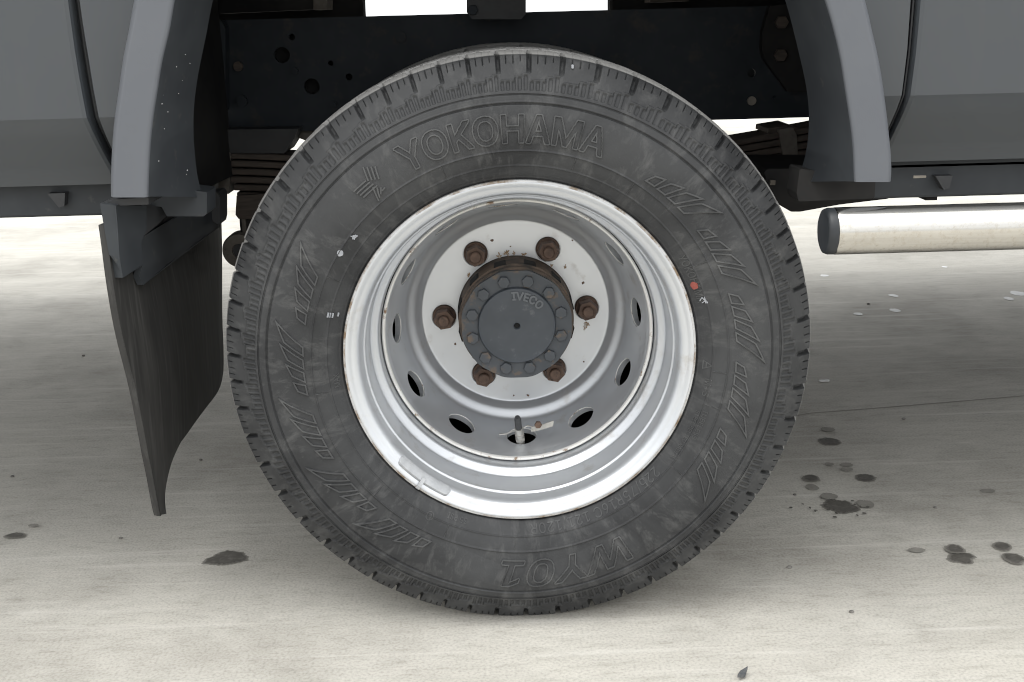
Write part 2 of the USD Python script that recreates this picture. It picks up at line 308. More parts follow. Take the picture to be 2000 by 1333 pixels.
A_out, A_if, A_ib = arch_curve(L_out, R_out, YF, .215), arch_curve(L_if, R_if, YF, .20), arch_curve(L_ib, R_ib, YB, .19)
S, S2 = [], []
for o, i, b in zip(A_out, A_if, A_ib):
    d = (i-o)/np.linalg.norm(i-o); db = d
    p = lambda q, y: (q[0], y, q[1])
    S.append([p(o-d*.002, .004), p(o-d*.0005, -.022), p(o, -.034), p(o+d*.0025, -.0405), p(o+d*.006, YF+.001), p(o+d*.009, YF),
              p(i-d*.006, YF), p(i-d*.0025, YF+.0006), p(i-d*.0005, YF+.003), p(i-d*.001, .004)])
    S2.append([p(i-d*.0007, YF+.0032), p(i+d*.0008, YF+.007), p(i*.7+b*.3-d*.002, YF+.045), p(b, YB), p(b-d*.010, YB), p(i-d*.008, .006), p(i-d*.006, YF+.006)])
FLARE = obj('wheel_arch_flare', loft(S), 'flare_plastic', TRUCK, smooth=50)
obj('flare_return', loft(S2), 'bracket_plastic', TRUCK, smooth=50)
for (x, y, r_) in [(316, 203, 1.1), (328, 219, .8), (345, 131, .7), (362, 107, .9), (349, 183, .8), (321, 252, .8), (318, 186, .7), (366, 333, 1.2), (364, 341, .8), (371, 124, .7), (310, 315, .9), (356, 158, .6)]:
    f_ = (x-np.interp(y, rows, L_if))/(np.interp(y, rows, L_ib)-np.interp(y, rows, L_if)); p = at(x, y, YF+.005+.12*f_)
    m = trimesh.creation.icosphere(1, .00065*r_); m.apply_translation(p-.0008*(p-EYE)/np.linalg.norm(p-EYE)); obj('paint_speck', m, 'white_fleck', TRUCK)
# arch panels between the seams and the flare
hole = sg.Polygon([tuple(o*.6+i*.4) for o, i in zip(A_out, A_if)] + [(A_if[-1][0]-.05, .3), (A_if[0][0]+.05, .3)]).buffer(0)
zz = np.linspace(.587, 1.75, 60)
outline = sg.Polygon([(float(seamL1(z)), z) for z in zz] + [(float(seamR0(z)), z) for z in zz[::-1]])
arch = outline.difference(hole)
parts = []
zl = [.587, .60, .62, .64, .655, .672, .69, 1.75]
for z0, z1 in zip(zl[:-1], zl[1:]):
    g = arch.intersection(sg.box(-5, z0, 5, z1))
    if not g.is_empty:
        m = slab(g, .004, .026); v = m.vertices.copy(); v[:, 1] += ymap(v[:, 2]); m.vertices = v; parts.append(m)
obj('arch_panel', cat(parts), 'grey_paint', TRUCK, smooth=False)
# lower lips of the body
def lip(x0, x1, z0, z1, y): return cat([box(x0, x1, y, y+.02, z0, z1, .003), box(x0, x1, y, y+.16, z1-.006, z1+.004)])
zLb, zLt = at(100, 424, .075)[2], at(100, 372, .06)[2]
obj('sill', lip(-2.2, at(232, 400, .07)[0], zLb, zLt+.02, .075), 'bracket_plastic', TRUCK)
zRb, zRt = at(1850, 385, .075)[2], at(1850, 350, .06)[2]
obj('sill', lip(at(1706, 380, .07)[0], 4.2, zRb, zRt+.02, .075), 'bracket_plastic', TRUCK)
for px, py in ((98, 386), (1822, 352)):
    a = at(px, py, .07); obj('jacking_bracket', slab(sg.Polygon([(a[0], a[2]+.006), (a[0]+.022, a[2]+.006), (a[0]+.019, a[2]-.010), (a[0]+.012, a[2]-.012)]), .062, .02), 'black_plastic', TRUCK)
a = at(1797, 346, .045); obj('paint_chip', box(a[0]-.008, a[0]+.008, .0455, .048, a[2]-.0016, a[2]+.0016, .0005), 'plug', TRUCK)

# ---- floor, far side, inner liners ---------------------------------
obj('load_floor', box(-2.2, 4.2, .03, 2.05, 1.10, 1.16), 'underbody', TRUCK)
far_hole = sa.translate(hole.buffer(.02), 0, 0)
far = sg.box(-2.2, .575, 4.2, 1.75).difference(far_hole)
obj('far_side_panel', slab(far, 2.06, .03), 'grey_paint', TRUCK)
obj('roof_panel', box(-2.2, 4.2, 0.0, 2.09, 1.752, 1.79), 'grey_paint', TRUCK)
xl = at(443, 200, .52)[0]
obj('wheel_well_liner', loft([[(xl-.03, .05, z), (xl, .52, z), (xl-.015, .52, z), (xl-.045, .05, z)] for z in (.535, .7, 1.09)]), 'underbody', TRUCK)
obj('wheel_well_liner', box(.535, .55, .10, .50, .53, 1.09), 'underbody', TRUCK)
obj('under_tank', box(.95, 2.6, .55, 1.4, .50, 1.0, .03), 'underbody', TRUCK)

# ---- chassis frame -------------------------------------------------
YR = .56
zt = at(1000, 25, YR)[2]; zb = at(1490, 232, YR)[2]
web = sg.box(-2.2, zb, 4.2, zt)
holes = [(551, 108, 15), (570, 73, 6), (609, 169, 15), (646, 124, 5), (682, 151, 6.5), (1468, 143, 8), (1544, 172, 4.5)]
for x, y, r in holes:
    p = at(x, y, YR); web = web.difference(sg.Point(p[0], p[2]).buffer(r/F*(CD+YR)*.98, 12))
RAIL = group('frame_rail', TRUCK)
obj('web', slab(web, YR, .007), 'frame_paint', RAIL)
obj('flange', box(-2.2, 4.2, YR+.0072, YR+.075, zt-.007, zt, .002), 'frame_paint', RAIL)
obj('flange', box(-2.2, 4.2, YR+.0072, YR+.075, zb, zb+.007, .002), 'frame_paint', RAIL)
for x, y, r, mt in [(783, 73, 10, 'frame_paint'), (466, 130, 9, 'spring_steel'), (473, 198, 11, 'frame_paint'), (577, 139, 6, 'frame_paint'), (652, 204, 6, 'frame_paint'), (1467, 197, 8.5, 'plug'), (1514, 193, 5, 'frame_paint')]:
    p = at(x, y, YR); m = trimesh.creation.cylinder(r/F*(CD+YR), .006, sections=20)
    m.apply_transform(trimesh.geometry.align_vectors([0, 0, 1], [0, -1, 0])); m.apply_translation([p[0], YR-.0032, p[2]]); obj('rivet', m, mt, RAIL)
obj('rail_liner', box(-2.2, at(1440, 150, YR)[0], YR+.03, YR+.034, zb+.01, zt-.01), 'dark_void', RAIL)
obj('far_frame_rail', cat([box(-2.2, 4.2, 1.45, 1.457, zb, zt), box(-2.2, 4.2, 1.38, 1.449, zt-.007, zt), box(-2.2, 4.2, 1.38, 1.449, zb, zb+.007)]), 'frame_paint', TRUCK)
# brackets bolted to the rail
def plate(name, pts, Y, t, mat, parent=TRUCK, r=0.0):
    g = pxpoly(pts, Y)
    if r: g = g.buffer(-r).buffer(2*r, 6).buffer(-r)
    return obj(name, slab(g, Y, t), mat, parent)
bk = plate('body_mount', [(412, 45), (405, 200), (440, 222), (440, 55), (430, 38)], YR-.03, .03, 'frame_paint', r=.004)
bk = plate('body_mount', [(1504, 12), (1490, 60), (1488, 100), (1494, 118), (1540, 180), (1580, 180), (1580, 5)], YR-.02, .02, 'underbody', r=.004)
for x, y in ((1525, 44), (1523, 108)):
    p = at(x, y, YR-.02); m = hexprism(.011, .009); m.apply_translation([p[0], YR-.021, p[2]]); obj('bolt', m, 'spring_steel', bk)
plate('bump_stop', [(912, -40), (912, 25), (922, 38), (1018, 38), (1027, 28), (1027, -40)], YR-.07, .06, 'black_plastic', r=.003)
p = at(924, 20, YR-.075); m = hexprism(.008, .006); m.apply_translation([p[0], YR-.0705, p[2]]); obj('bolt', m, 'frame_paint', TRUCK)
obj('cross_member', box(at(420, 0, .75)[0], at(708, 0, .75)[0],   .75, .80, zt-.02, zt+.16, .004), 'underbody', TRUCK)
obj('cross_member', box(at(1192, 0, .75)[0], at(1580, 0, .75)[0],   .75, .80, zt-.02, zt+.16, .004), 'underbody', TRUCK)
plate('mounting_block', [(612, -30), (612, 20), (638, 19), (640, -30)], .62, .08, 'dusty_metal')
plate('mounting_block', [(428, -30), (428, 27), (612, 19), (612, -30)], .63, .07, 'underbody')
plate('mounting_block', [(1270, -20), (1270, 5), (1345, 3), (1345, -20)], .63, .07, 'spring_steel')
plate('spring_hanger', [(405, 254), (405, 300), (556, 300), (575, 270), (582, 252)], YR-.05, .10, 'black_plastic')
plate('mounting_block', [(580, 252), (578, 268), (600, 276), (612, 262), (605, 250)], YR+.01, .06, 'dusty_metal')

# ---- leaf spring ----------------------------------------------------
SPR = group('leaf_spring', TRUCK)
Ys = YR-.045
N = 6
for k in range(N):
    l0, l1 = at(425, 304+15.5*k, Ys), at(560, 309+15.5*k, Ys)
    r1, r0 = at(1450, 277+14.2*k, Ys), at(1640-10*k, 242+17.0*k, Ys)
    X = np.array([l0[0]-.06+.0*k, l0[0], l1[0], -.05, .12, r1[0], r0[0]]); Z = np.array([l0[2]+.002, l0[2], l1[2], l1[2]-.028, r1[2]-.028, r1[2], r0[2]])
    c = CubicSpline(X, Z); x0 = l0[0]+.0 if k else l0[0]-.25
    xs = np.linspace(at(432, 300, Ys)[0]+.004*k, r0[0], 40); th = .0096
    S = [[(x, Ys, c(x)-th/2), (x, Ys-.0015, c(x)-th/2+.002), (x, Ys-.0015, c(x)+th/2-.002), (x, Ys, c(x)+th/2), (x, Ys+.075, c(x)+th/2), (x, Ys+.075, c(x)-th/2)] for x in xs]
    obj('leaf', loft(S), 'spring_steel', SPR)
def clamp(pts, Y): return slab(pxpoly(pts, Y).buffer(.001, 4), Y, .09)
obj('clamp', clamp([(1524, 254), (1523, 262), (1530, 300), (1527, 338), (1554, 340), (1557, 300), (1555, 265), (1548, 251)], Ys-.006), 'dusty_metal', SPR)
obj('clamp', cat([clamp([(1502, 253), (1501, 261), (1560, 252), (1545, 246)], Ys+.01)]), 'spring_steel', SPR)
obj('clamp', clamp([(426, 292), (428, 378), (446, 378), (449, 300), (440, 292)], Ys-.006), 'dusty_metal', SPR)
obj('axle_beam', cat([tube((0, .24, ZC), (0, 1.70, ZC), .055, 24), trimesh.creation.icosphere(3, .16).apply_translation([0, 1.0, ZC])]), 'underbody', TRUCK)
# shock absorber with its lower eye, left of the tyre
SHK = group('shock_absorber', TRUCK)
plate('mount_plate', [(462, 383), (460, 420), (466, 428), (520, 428), (520, 380)], YR-.06, .07, 'spring_steel', SHK)
plate('link', [(467, 420), (471, 470), (491, 470), (490, 420)], YR-.05, .03, 'underbody', SHK)
plate('link', [(471, 424), (475, 465), (482, 465), (479, 424)], YR-.056, .03, 'dusty_metal', SHK)
ce = at(472, 486, YR-.05)
ring = lathe([(.027, 0), (.0285, .004), (.0285, .035), (.027, .039), (.012, .039), (.011, .035), (.011, .004), (.012, 0)], 48, True)
ring.apply_translation([ce[0], YR-.07, ce[2]]); obj('eye', ring, 'dusty_metal', SHK)
obj('bush', tube((ce[0], YR-.066, ce[2]), (ce[0], YR-.03, ce[2]), .0112, 24), 'black_plastic', SHK)

# ---- mudflap and its bracket ---------------------------------------
near = [(206, 440, -.030), (214, 500, -.030), (222, 560, -.028), (240, 660, -.018), (265, 760, -.005), (288, 880, .010), (298, 930, .020), (308, 985, .030), (315, 1006, .036)]
farp = [(430, 330), (431, 390), (433, 440), (434, 540), (435, 640), (434, 742), (398, 800), (344, 880), (325, 1004)]
XF = -.53
S = []
for (x, y, Y), (fx, fy) in zip(near, farp):
    a = at(x, y, Y); b = atx(fx, fy, XF+.035) if fy < 800 else None
    if b is None:                                # the cut lower corner: on the way from near edge inwards
        b = at(fx, fy, {800: .40, 880: .20, 1004: .045}[fy])
    S.append((a, b))
fold = [(262, 430, .10), (285, 500, .09), (300, 560, .085), (318, 660, .08), (330, 760, .085), (334, 880, .09), (331, 892, .085), (323, 945, .07), (320, 1005, .04)]
NE = CubicSpline(np.arange(9), np.array([q[0] for q in S])); FE = CubicSpline(np.arange(9), np.array([q[1] for q in S])); ME = CubicSpline(np.arange(9), np.array([at(*q) for q in fold]))
fine = []
for t in np.linspace(0, 8, 49):
    a, m_, b = NE(t), ME(t), FE(t); row = []
    for u in np.linspace(0, 1, 21):
        if t < 9: p = (1-u)*(1-2*u)*a+4*u*(1-u)*m_+u*(2*u-1)*b if False else ((1-u)**2*a+2*u*(1-u)*m_+u*u*b)*.4+.6*np.array([np.interp(u, [0, .4, 1], [a[c], m_[c], b[c]]) for c in range(3)])
        else: p = a*(1-u)+b*u
        row.append(p+np.array([.0025*math.sin(9*u+t*.6), 0, 0])*u*(1-u)*2)
    fine.append(row)
fine = np.array(fine)
loop = []
for r in fine:
    back = r.copy(); back[:, 0] -= .009; back[:, 1] += .002
    mid_ = (r[:1]+back[:1])/2+np.array([[0, -.001, 0]])
    loop.append(np.vstack([r, back[::-1], mid_]))
obj('mudflap', loft(loop), 'flap_rubber', TRUCK, smooth=40)
def skin(rowpts, t, off=(-.006, .001, 0)):
    """a plate through rows of 3-D points, t thick"""
    R = np.array(rowpts, float); L = []
    for r in R:
        b = r + np.array(off)*t/.006; L.append(np.vstack([r, b[::-1]]))
    return loft(L)
MB = group('mudflap_bracket', TRUCK)
def patch(name, L, R, t=.008, off=(-.006, .001, 0), mat='bracket_plastic'):
    rws = [[at(x0*(1-u)+x1*u, y0*(1-u)+y1*u, Y0*(1-u)+Y1*u) for u in (0, .33, .66, 1)] for (x0, y0, Y0), (x1, y1, Y1) in zip(L, R)]
    obj(name, skin(rws, t, off), mat, MB, smooth=25)
patch('outer_flange', [(195, 398, -.032), (199, 420, -.032), (206, 460, -.032), (213, 497, -.032), (219, 502, -.032)], [(227, 402, -.028), (228, 420, -.028), (231, 460, -.028), (234, 500, -.026), (239, 536, -.024)], .010, (0, .006, 0))
patch('inner_plate', [(226, 402, -.0285), (228, 420, -.0285), (231, 460, -.0285), (233, 500, -.027), (240, 543, -.024)], [(286, 402, .035), (286, 425, .035), (286, 450, .035), (276, 472, .03), (279, 518, .03)], .010)
patch('recess_plate', [(285, 398, .038), (285, 420, .038), (284, 450, .036), (275, 466, .034)], [(326, 410, .10), (326, 418, .10), (324, 424, .10), (300, 446, .07)], .006, mat='black_plastic')
patch('clamping_strip', [(274, 466, .030), (275, 490, .030), (278, 520, .030), (272, 540, .030), (280, 557, .032)], [(428, 378, .40), (429, 396, .40), (430, 420, .40), (430, 432, .40), (430, 443, .40)], .008)
obj('end_block', slab(pxpoly([(290, 392), (352, 376), (366, 371), (404, 376), (404, 417), (398, 423), (326, 423), (316, 405), (292, 402)], .07), .07, .05), 'bracket_plastic', MB)
obj('top_plate', slab(pxpoly([(200, 396), (224, 390), (290, 386), (290, 400), (236, 402)], -.02), -.02, .06), 'black_plastic', MB)
plate('rear_edge', [(404, 378), (404, 425), (428, 440), (430, 430), (430, 384), (424, 376)], .36, .05, 'black_plastic', MB)
# lower end of the flare on the right and the dark casing behind it
plate('flare_end', [(1562, 330), (1556, 378), (1560, 394), (1708, 388), (1710, 352), (1668, 350), (1640, 338), (1600, 335)], .05, .05, 'underbody', r=.003)
plate('casing', [(1490, 330), (1506, 376), (1524, 402), (1545, 414), (1562, 414), (1640, 400), (1740, 388), (1740, 330)], .30, .18, 'underbody', r=.006)
plate('casing', [(1505, 352), (1504, 362), (1514, 362), (1515, 353)], .295, .01, 'dusty_metal')

# ---- side bar --------------------------------------------------------
BAR = group('side_bar', TRUCK)
YBAR = -.085
c0 = (at(1626, 406, YBAR)+at(1626, 497, YBAR))/2; c1 = (at(1996, 397.5, YBAR)+at(1996, 485, YBAR))/2
ax = (c1-c0)/np.linalg.norm(c1-c0); yb = .0
rb = np.linalg.norm(at(1626, 406, YBAR)-at(1626, 497, YBAR))/2
def along(s): return c0 + ax*s
T = trimesh.geometry.align_vectors([0, 1, 0], ax)
def bar_lathe(prof, n=96):
    m = lathe(prof, n); m.apply_transform(T); m.apply_translation(c0); return m
m = bar_lathe([(rb-.002, .0), (rb, .002)] + [(rb, y) for y in np.linspace(.01, 2.2, 30)]); m.fix_normals(); obj('tube', m, 'stainless', BAR, smooth=50)
m = bar_lathe([(.0001, -.012), (rb*.80, -.0115), (rb*.93, -.010), (rb*.985, -.006), (rb*.99, 0), (rb*.9, .001), (.0001, .001)]); obj('end_cap', m, 'cap_plastic', BAR, smooth=50)
for s in (.55, 1.7):
    q = along(s); obj('bracket', cat([box(q[0]-.03, q[0]+.03, YBAR+.02, .45, q[2]-.01, q[2]+.0, .002), box(q[0]-.03, q[0]+.03, .44, .452, q[2]-.01, .60, .002)]), 'black_plastic', BAR)

# ------------------------------------------------------------------ wheel
WHEEL = tag(group('wheel', TRUCK, (0, 0, ZC)), 'outer twin wheel with dusty tyre, silver steel rim and dark hub')
# tyre profile (radius, y); y < 0 is towards the camera
side_pts = [(.2105, .020), (.2195, .0062), (.2235, .0020), (.228, -.0035), (.2355, -.0098), (.2397, -.0126), (.250, -.0175), (.2577, -.0198), (.270, -.0218), (.285, -.0225), (.300, -.0218), (.3118, -.0200), (.3175, -.0192), (.3235, -.0178)]
_sp = np.array(side_pts); _t = np.r_[0, np.cumsum(np.linalg.norm(np.diff(_sp, axis=0), axis=1))]
_cs = CubicSpline(_t, _sp); s = np.linspace(0, _t[-1], 230); SP = _cs(s)
_dr = np.gradient(SP, axis=0); NRM = np.stack([_dr[:, 1], -_dr[:, 0]], 1); NRM /= np.linalg.norm(NRM, axis=1)[:, None]
def bumpf(r, c, w, h): return h*np.exp(-((r-c)/w)**2)
h = bumpf(SP[:, 0], .2397, .0008, .0013) + bumpf(SP[:, 0], .2577, .0009, .0016) - bumpf(SP[:, 0], .3118, .0011, .0020) + bumpf(SP[:, 0], .3140, .0012, .0007) - bumpf(SP[:, 0], .3225, .0011, .0016) + bumpf(SP[:, 0], .2240, .0008, .0006)
SPD = SP + NRM*h[:, None]
def side_y(r): return np.interp(r, SP[:, 0], SP[:, 1])
def side_n(r): return np.stack([np.interp(r, SP[:, 0], NRM[:, 0]), np.interp(r, SP[:, 0], NRM[:, 1])], -1)
def grid(P, n, a=None):                          # P: (k, 2) profile or (n, k, 2)
    a = np.arange(n+1)*2*PI/n if a is None else a; P = np.broadcast_to(P, (n+1,)+P.shape[-2:]); k = P.shape[1]
    v = np.stack([P[..., 0]*np.sin(a)[:, None], P[..., 1], P[..., 0]*np.cos(a)[:, None]], -1).reshape(-1, 3)
    i, j = np.meshgrid(np.arange(n), np.arange(k-1), indexing='ij'); i, j = i.ravel(), j.ravel()
    q = np.stack([i*k+j, i*k+j+1, (i+1)*k+j+1, (i+1)*k+j], 1)
    return v, np.vstack([q[:, [0, 2, 1]], q[:, [0, 3, 2]]])
def bulge(v):                                    # and makes both sidewalls swell above it
    v = np.array(v, float); r = np.hypot(v[:, 0], v[:, 2]); off = PI-np.abs(np.arctan2(v[:, 0], v[:, 2]))
    w = np.exp(-(off/.38)**2)*np.exp(-((r-.305)/.034)**2)*np.clip(np.abs(v[:, 1]-.088)/.08, 0, 1); v[:, 1] -= .0065*w*np.sign(.088-v[:, 1]); return v
def settle(v):                                   # the load flattens the foot of the tyre
    v = bulge(v); lowest = -ZC+.0006; k = v[:, 2] < lowest; v[k, 2] = lowest; return v
def uv_of(v, s): return np.stack([np.arctan2(v[:, 0], v[:, 2])/(2*PI)*2.3, s], 1)
TYRE = group('tyre', WHEEL) if False else None
n_side = 720
SIDE = grid(SPD, n_side)
# tread and shoulder: blocks, sipes and comb pattern as relief
PITCHES = 58; PER = 56; n_t = PITCHES*PER
sh = [(.3235, -.0178), (.333, -.0138), (.342, -.0085), (.350, -.0035), (.357, .0015), (.3625, .0060), (.3655, .0090), (.3672, .0120), (.3684, .0160), (.3700, .0250), (.3714, .045), (.3724, .070), (.3727, .088)]
sh += [(r, .176-y) for r, y in sh[-2::-1]]
_sh = np.array(sh); _t = np.r_[0, np.cumsum(np.linalg.norm(np.diff(_sh, axis=0), axis=1))]
from scipy.interpolate import PchipInterpolator
i_edge = 7; s_edge = _t[i_edge]; s_mid = _t[12]
s_list = np.r_[np.linspace(0, s_edge+.006, 62), np.linspace(s_edge+.0075, 2*s_mid-s_edge-.006, 64), np.linspace(2*s_mid-s_edge-.005, _t[-1], 20)]
TP = np.stack([PchipInterpolator(_t, _sh[:, 0])(s_list), PchipInterpolator(_t, _sh[:, 1])(s_list)], 1)
_d = np.gradient(TP, axis=0); TN = np.stack([_d[:, 1], -_d[:, 0]], 1); TN /= np.linalg.norm(TN, axis=1)[:, None]
fine_ = np.linspace(0, 2*PI, 20001); ph5 = fine_-math.radians(4.5)
pf = PITCHES*fine_/(2*PI) + .15*PITCHES/(2*PI)/5*(np.cos(5*ph5)-math.cos(5*math.radians(4.5))) + .5
ul = list(np.arange(0, 1, 1/24))
for c_ in (.27, .5, .73): ul += [c_-.017, c_-.007, c_+.007, c_+.017]
for c_ in (.055, .09, .91, .945): ul.append(c_)
for q_ in range(5):
    for e_ in (-.29, -.22, .22, .29): ul.append((q_+.5+e_)/5)
ul = np.unique(np.round(ul, 4)); ul = ul[np.r_[True, np.diff(ul) > .004]]
pit = np.unique(np.r_[(np.arange(0, PITCHES+1)[:, None]+ul[None]).ravel()]); pit = pit[(pit > pf[0]) & (pit < pf[-1]-.004)]
pit = np.r_[pf[0], pit, pf[-1]]
phi = np.interp(pit, pf, fine_); n_t = len(phi)-1
def smoothbox(x, c, w, e): return np.clip((w/2+e-np.abs(x-c))/e, 0, 1)
U = pit[:, None]; Sg = s_list[None, :]
R_s = np.broadcast_to(TP[:, 0][None, :], (n_t+1, len(s_list))); Yc = TP[:, 1][None, :]
near_sh = Sg < s_mid
sd = np.where(near_sh, Sg, 2*s_mid-Sg)           # distance along the profile from either bead side
slant = .35*np.clip((sd-s_edge)/.03, 0, 1.5)*np.where(near_sh, 1, -1)
u = (U + slant*.35) % 1.0
du = np.minimum(u, 1-u)
cutd = np.zeros_like(R_s)
# lateral grooves: from the buttress over the edge to the first circumferential groove
reach = np.clip((sd-(s_edge-.029))/.012, 0, 1)*np.clip((s_edge+.034-sd)/.002, 0, 1)
cutd = np.maximum(cutd, smoothbox(du, 0, .095, .036)*reach*.0072)
# sipes
for c in (.27, .5, .73):
    sl = U % 1.0
    on = np.clip((sd-(s_edge-.0150+.003*(c > .6)))/.001, 0, 1)*np.clip((s_edge+.034-sd)/.002, 0, 1)
    cutd = np.maximum(cutd, smoothbox(sl, c, .014, .010)*on*.0019*np.clip((s_edge-.0010-sd)/.002, .25, 1))
# circumferential zigzag grooves
for yc in (.047, .088, .129):
    zig = .0022*np.sin(2*PI*U)
    cutd = np.maximum(cutd, np.clip((.0045-np.abs(Yc-yc-zig))/.0012, 0, 1)*.0075)
# centre rib sipes
mids = np.clip((sd-(s_edge+.042))/.001, 0, 1)
cutd = np.maximum(cutd, smoothbox((U*2+Yc*14) % 1.0, .5, .05, .04)*mids*.004)
# comb pattern below the blocks
uu = U % 1.0
step = .0150 + .0050*(uu > .52) + .0028*(uu > .78)
comb = np.clip((sd-.0035)/.0008, 0, 1)*np.clip((step-sd)/.0008, 0, 1)*near_sh
cutd = np.maximum(cutd, smoothbox((uu*5) % 1.0, .5, .44, .12)*comb*.0019)
# stepped outline above the comb
line = np.clip((.0012-np.abs(sd-step-.0014))/.0006, 0, 1)*near_sh*(uu > .06)
cutd = cutd - line*.0010*(cutd < .0005)
cutd = cutd + (meshkit.noise(np.stack([np.broadcast_to(U*1.3, R_s.shape), np.broadcast_to(Sg*90, R_s.shape), R_s*0], -1), 3)-.5)*.0006
Pd = TP[None] - TN[None]*cutd[..., None]
Pd[-1] = Pd[0]
bs = np.stack([SP[::-1, 0], .176-SP[::-1, 1]], 1)[::6]
def tyre(pieces, parent): obj('tyre', cat([trimesh.Trimesh(settle(v), f, process=False) for v, f in pieces]), 'tyre_rubber', parent, smooth=True)
tyre([SIDE, grid(Pd, n_t, phi), grid(bs, 240)], WHEEL)

# raised lettering --------------------------------------------------
def text_poly(txt, height, bold=False, sx=1.0, skew=0.0):
    m = meshkit.text_mesh(txt, height, .001, bold); v = m.vertices; f = m.faces[(m.vertices[m.faces][:, :, 2] > .0005).all(1)]
    g = unary_union([sg.Polygon(v[t][:, :2]).buffer(1e-6) for t in f]).simplify(height*.006)
    g = sa.skew(sa.scale(g, sx, 1, origin=(0, 0)), skew, origin=(0, 0)); x0, _, x1, _ = g.bounds; return sa.translate(g, -(x0+x1)/2, 0)
def outline_of(g, w): return g.difference(g.buffer(-w, join_style=2))
def emboss(g, ang, r0, h, polar=False, seg=.0025, yfun=None, nfun=None, rref=None):
    """wraps the flat outline g onto the sidewall round angle ang (degrees, clockwise from the top), its base at radius r0"""
    yf, nf = yfun or side_y, nfun or side_n; out = []
    for q in getattr(g, 'geoms', [g]):
        if q.geom_type != 'Polygon' or q.area < 1e-8: continue
        q = sg.Polygon(q.exterior, q.interiors).segmentize(seg)
        m = trimesh.creation.extrude_polygon(q, 1.0, engine='earcut'); w = m.vertices
        rr = r0+w[:, 1]; a = math.radians(ang)+w[:, 0]/(rref or (r0+.012)); n = nf(rr); hh = np.where(w[:, 2] > .5, h, -.0012)
        rad, y = rr+n[:, 0]*hh, yf(rr)+n[:, 1]*hh
        out.append(trimesh.Trimesh(np.stack([rad*np.sin(a), y, rad*np.cos(a)], 1), m.faces, process=False))
    m = cat(out)
    if yfun is None: m.vertices = bulge(m.vertices)
    if m.volume < 0: m.invert()
    return m
def fit_arc(g, deg, rref): x0, _, x1, _ = g.bounds; return sa.scale(g, math.radians(deg)*rref/(x1-x0), 1, origin=(0, 0))
H = .0014
g = fit_arc(text_poly('YOKOHAMA', .031, True), 50.5, .283)
obj('raised_lettering', emboss(outline_of(g.buffer(.0010, join_style=2, mitre_limit=2), .0014), -3.2, .2680, H, rref=.283), 'tyre_letter', WHEEL)
g = fit_arc(text_poly('WY01', .0325, True, skew=12), 34, .283)
obj('raised_lettering', emboss(outline_of(g.buffer(.0008, join_style=2, mitre_limit=2), .0014), 169.5, .2695, H, rref=.283), 'tyre_letter', WHEEL)
g = fit_arc(text_poly('225/75R16C 121/120R', .0105), 46, .231)
obj('raised_lettering', emboss(g, 155, .2270, .0007, rref=.231), 'tyre_letter', WHEEL)
for txt, hgt, a, deg, r in [('TUBELESS', .0055, 112.5, 9.5, .2410), ('STEEL BELTED RADIAL', .0045, 117.5, 17.5, .2335), ('M+S', .0075, 101, 5.5, .2340), ('YOKOHAMA', .0090, 66, 16, .2300), ('MAX', .0060, -95.5, 4.2, .2280), ('35 PSI', .0060, 202, 6.5, .2280)]:
    obj('raised_lettering', emboss(fit_arc(text_poly(txt, hgt), deg, r+.004), a, r, .0006, rref=r+.004), 'tyre_letter', WHEEL)
tri = sg.Polygon([(-.0065, 0), (.0065, 0), (0, .012)]); g = unary_union([outline_of(tri, .0012), sg.box(-.003, .0035, .003, .0047)])
obj('raised_emblem', emboss(g, 94, .2290, .0006), 'tyre_letter', WHEEL)
g = outline_of(sg.Point(0, 0).buffer(.0052, 24), .0009)
obj('raised_emblem', emboss(unary_union([g, sg.box(-.002, -.0005, .0025, .0006), sg.box(-.002, -.0026, -.001, .0026)]), 210.5, .2395, .0006), 'tyre_letter', WHEEL)
# the maker's striped mark left of the lettering
bars = []
for k in range(4):
    bars.append(sg.LineString([(-.019+.0012*k, .0035-.0042*k+.006), (.001+.0042*k*.55, -.0005-.0042*k+.010)]).buffer(.0009, cap_style=2))
    bars.append(sg.LineString([(.003+.0038*k, .0075-.0020*k), (.0085+.0038*k, .0235-.0025*k)]).buffer(.0009, cap_style=2))
    bars.append(sg.LineString([(.002+.0040*k, .006-.0075-.0030*k), (-.004+.0040*k, -.018+.0022*k)]).buffer(.0009, cap_style=2))
obj('raised_emblem', emboss(unary_union(bars), -38.0, .279, H), 'tyre_letter', WHEEL)
# groups of slanted outlined bars round the sidewall
for c in (44.5, 63.5, 82.5, 101.5, 120.5, 216.5, 234.5, 253, 272, 291.5):
    for k in range(4):
        t = k/3.0; a0 = c-10.4+3.83*k
        pol = [(a0, .2660), (a0+2.0+1.4*t, .2780+.0127*t), (a0+5.0+3.2*t, .2825+.0212*t), (a0+3.3-.4*t, .2665)]
        g = sg.Polygon([(math.radians(a-c)*(r_), r_) for a, r_ in pol])
        g = outline_of(g, .0017)
        mm = emboss(sa.translate(g, 0, -.266), c, .266, .0016, rref=.283)
        obj('raised_bar', mm, 'tyre_letter', WHEEL)
for a in (-20, 16, 33, 62.5, 95.5, 106, 128, 146, 183, 204, 228, 262, 296):
    obj('raised_line', emboss(sg.box(-.0004, 0, .0004, .0165), a, .2403, .0006), 'tyre_letter', WHEEL)
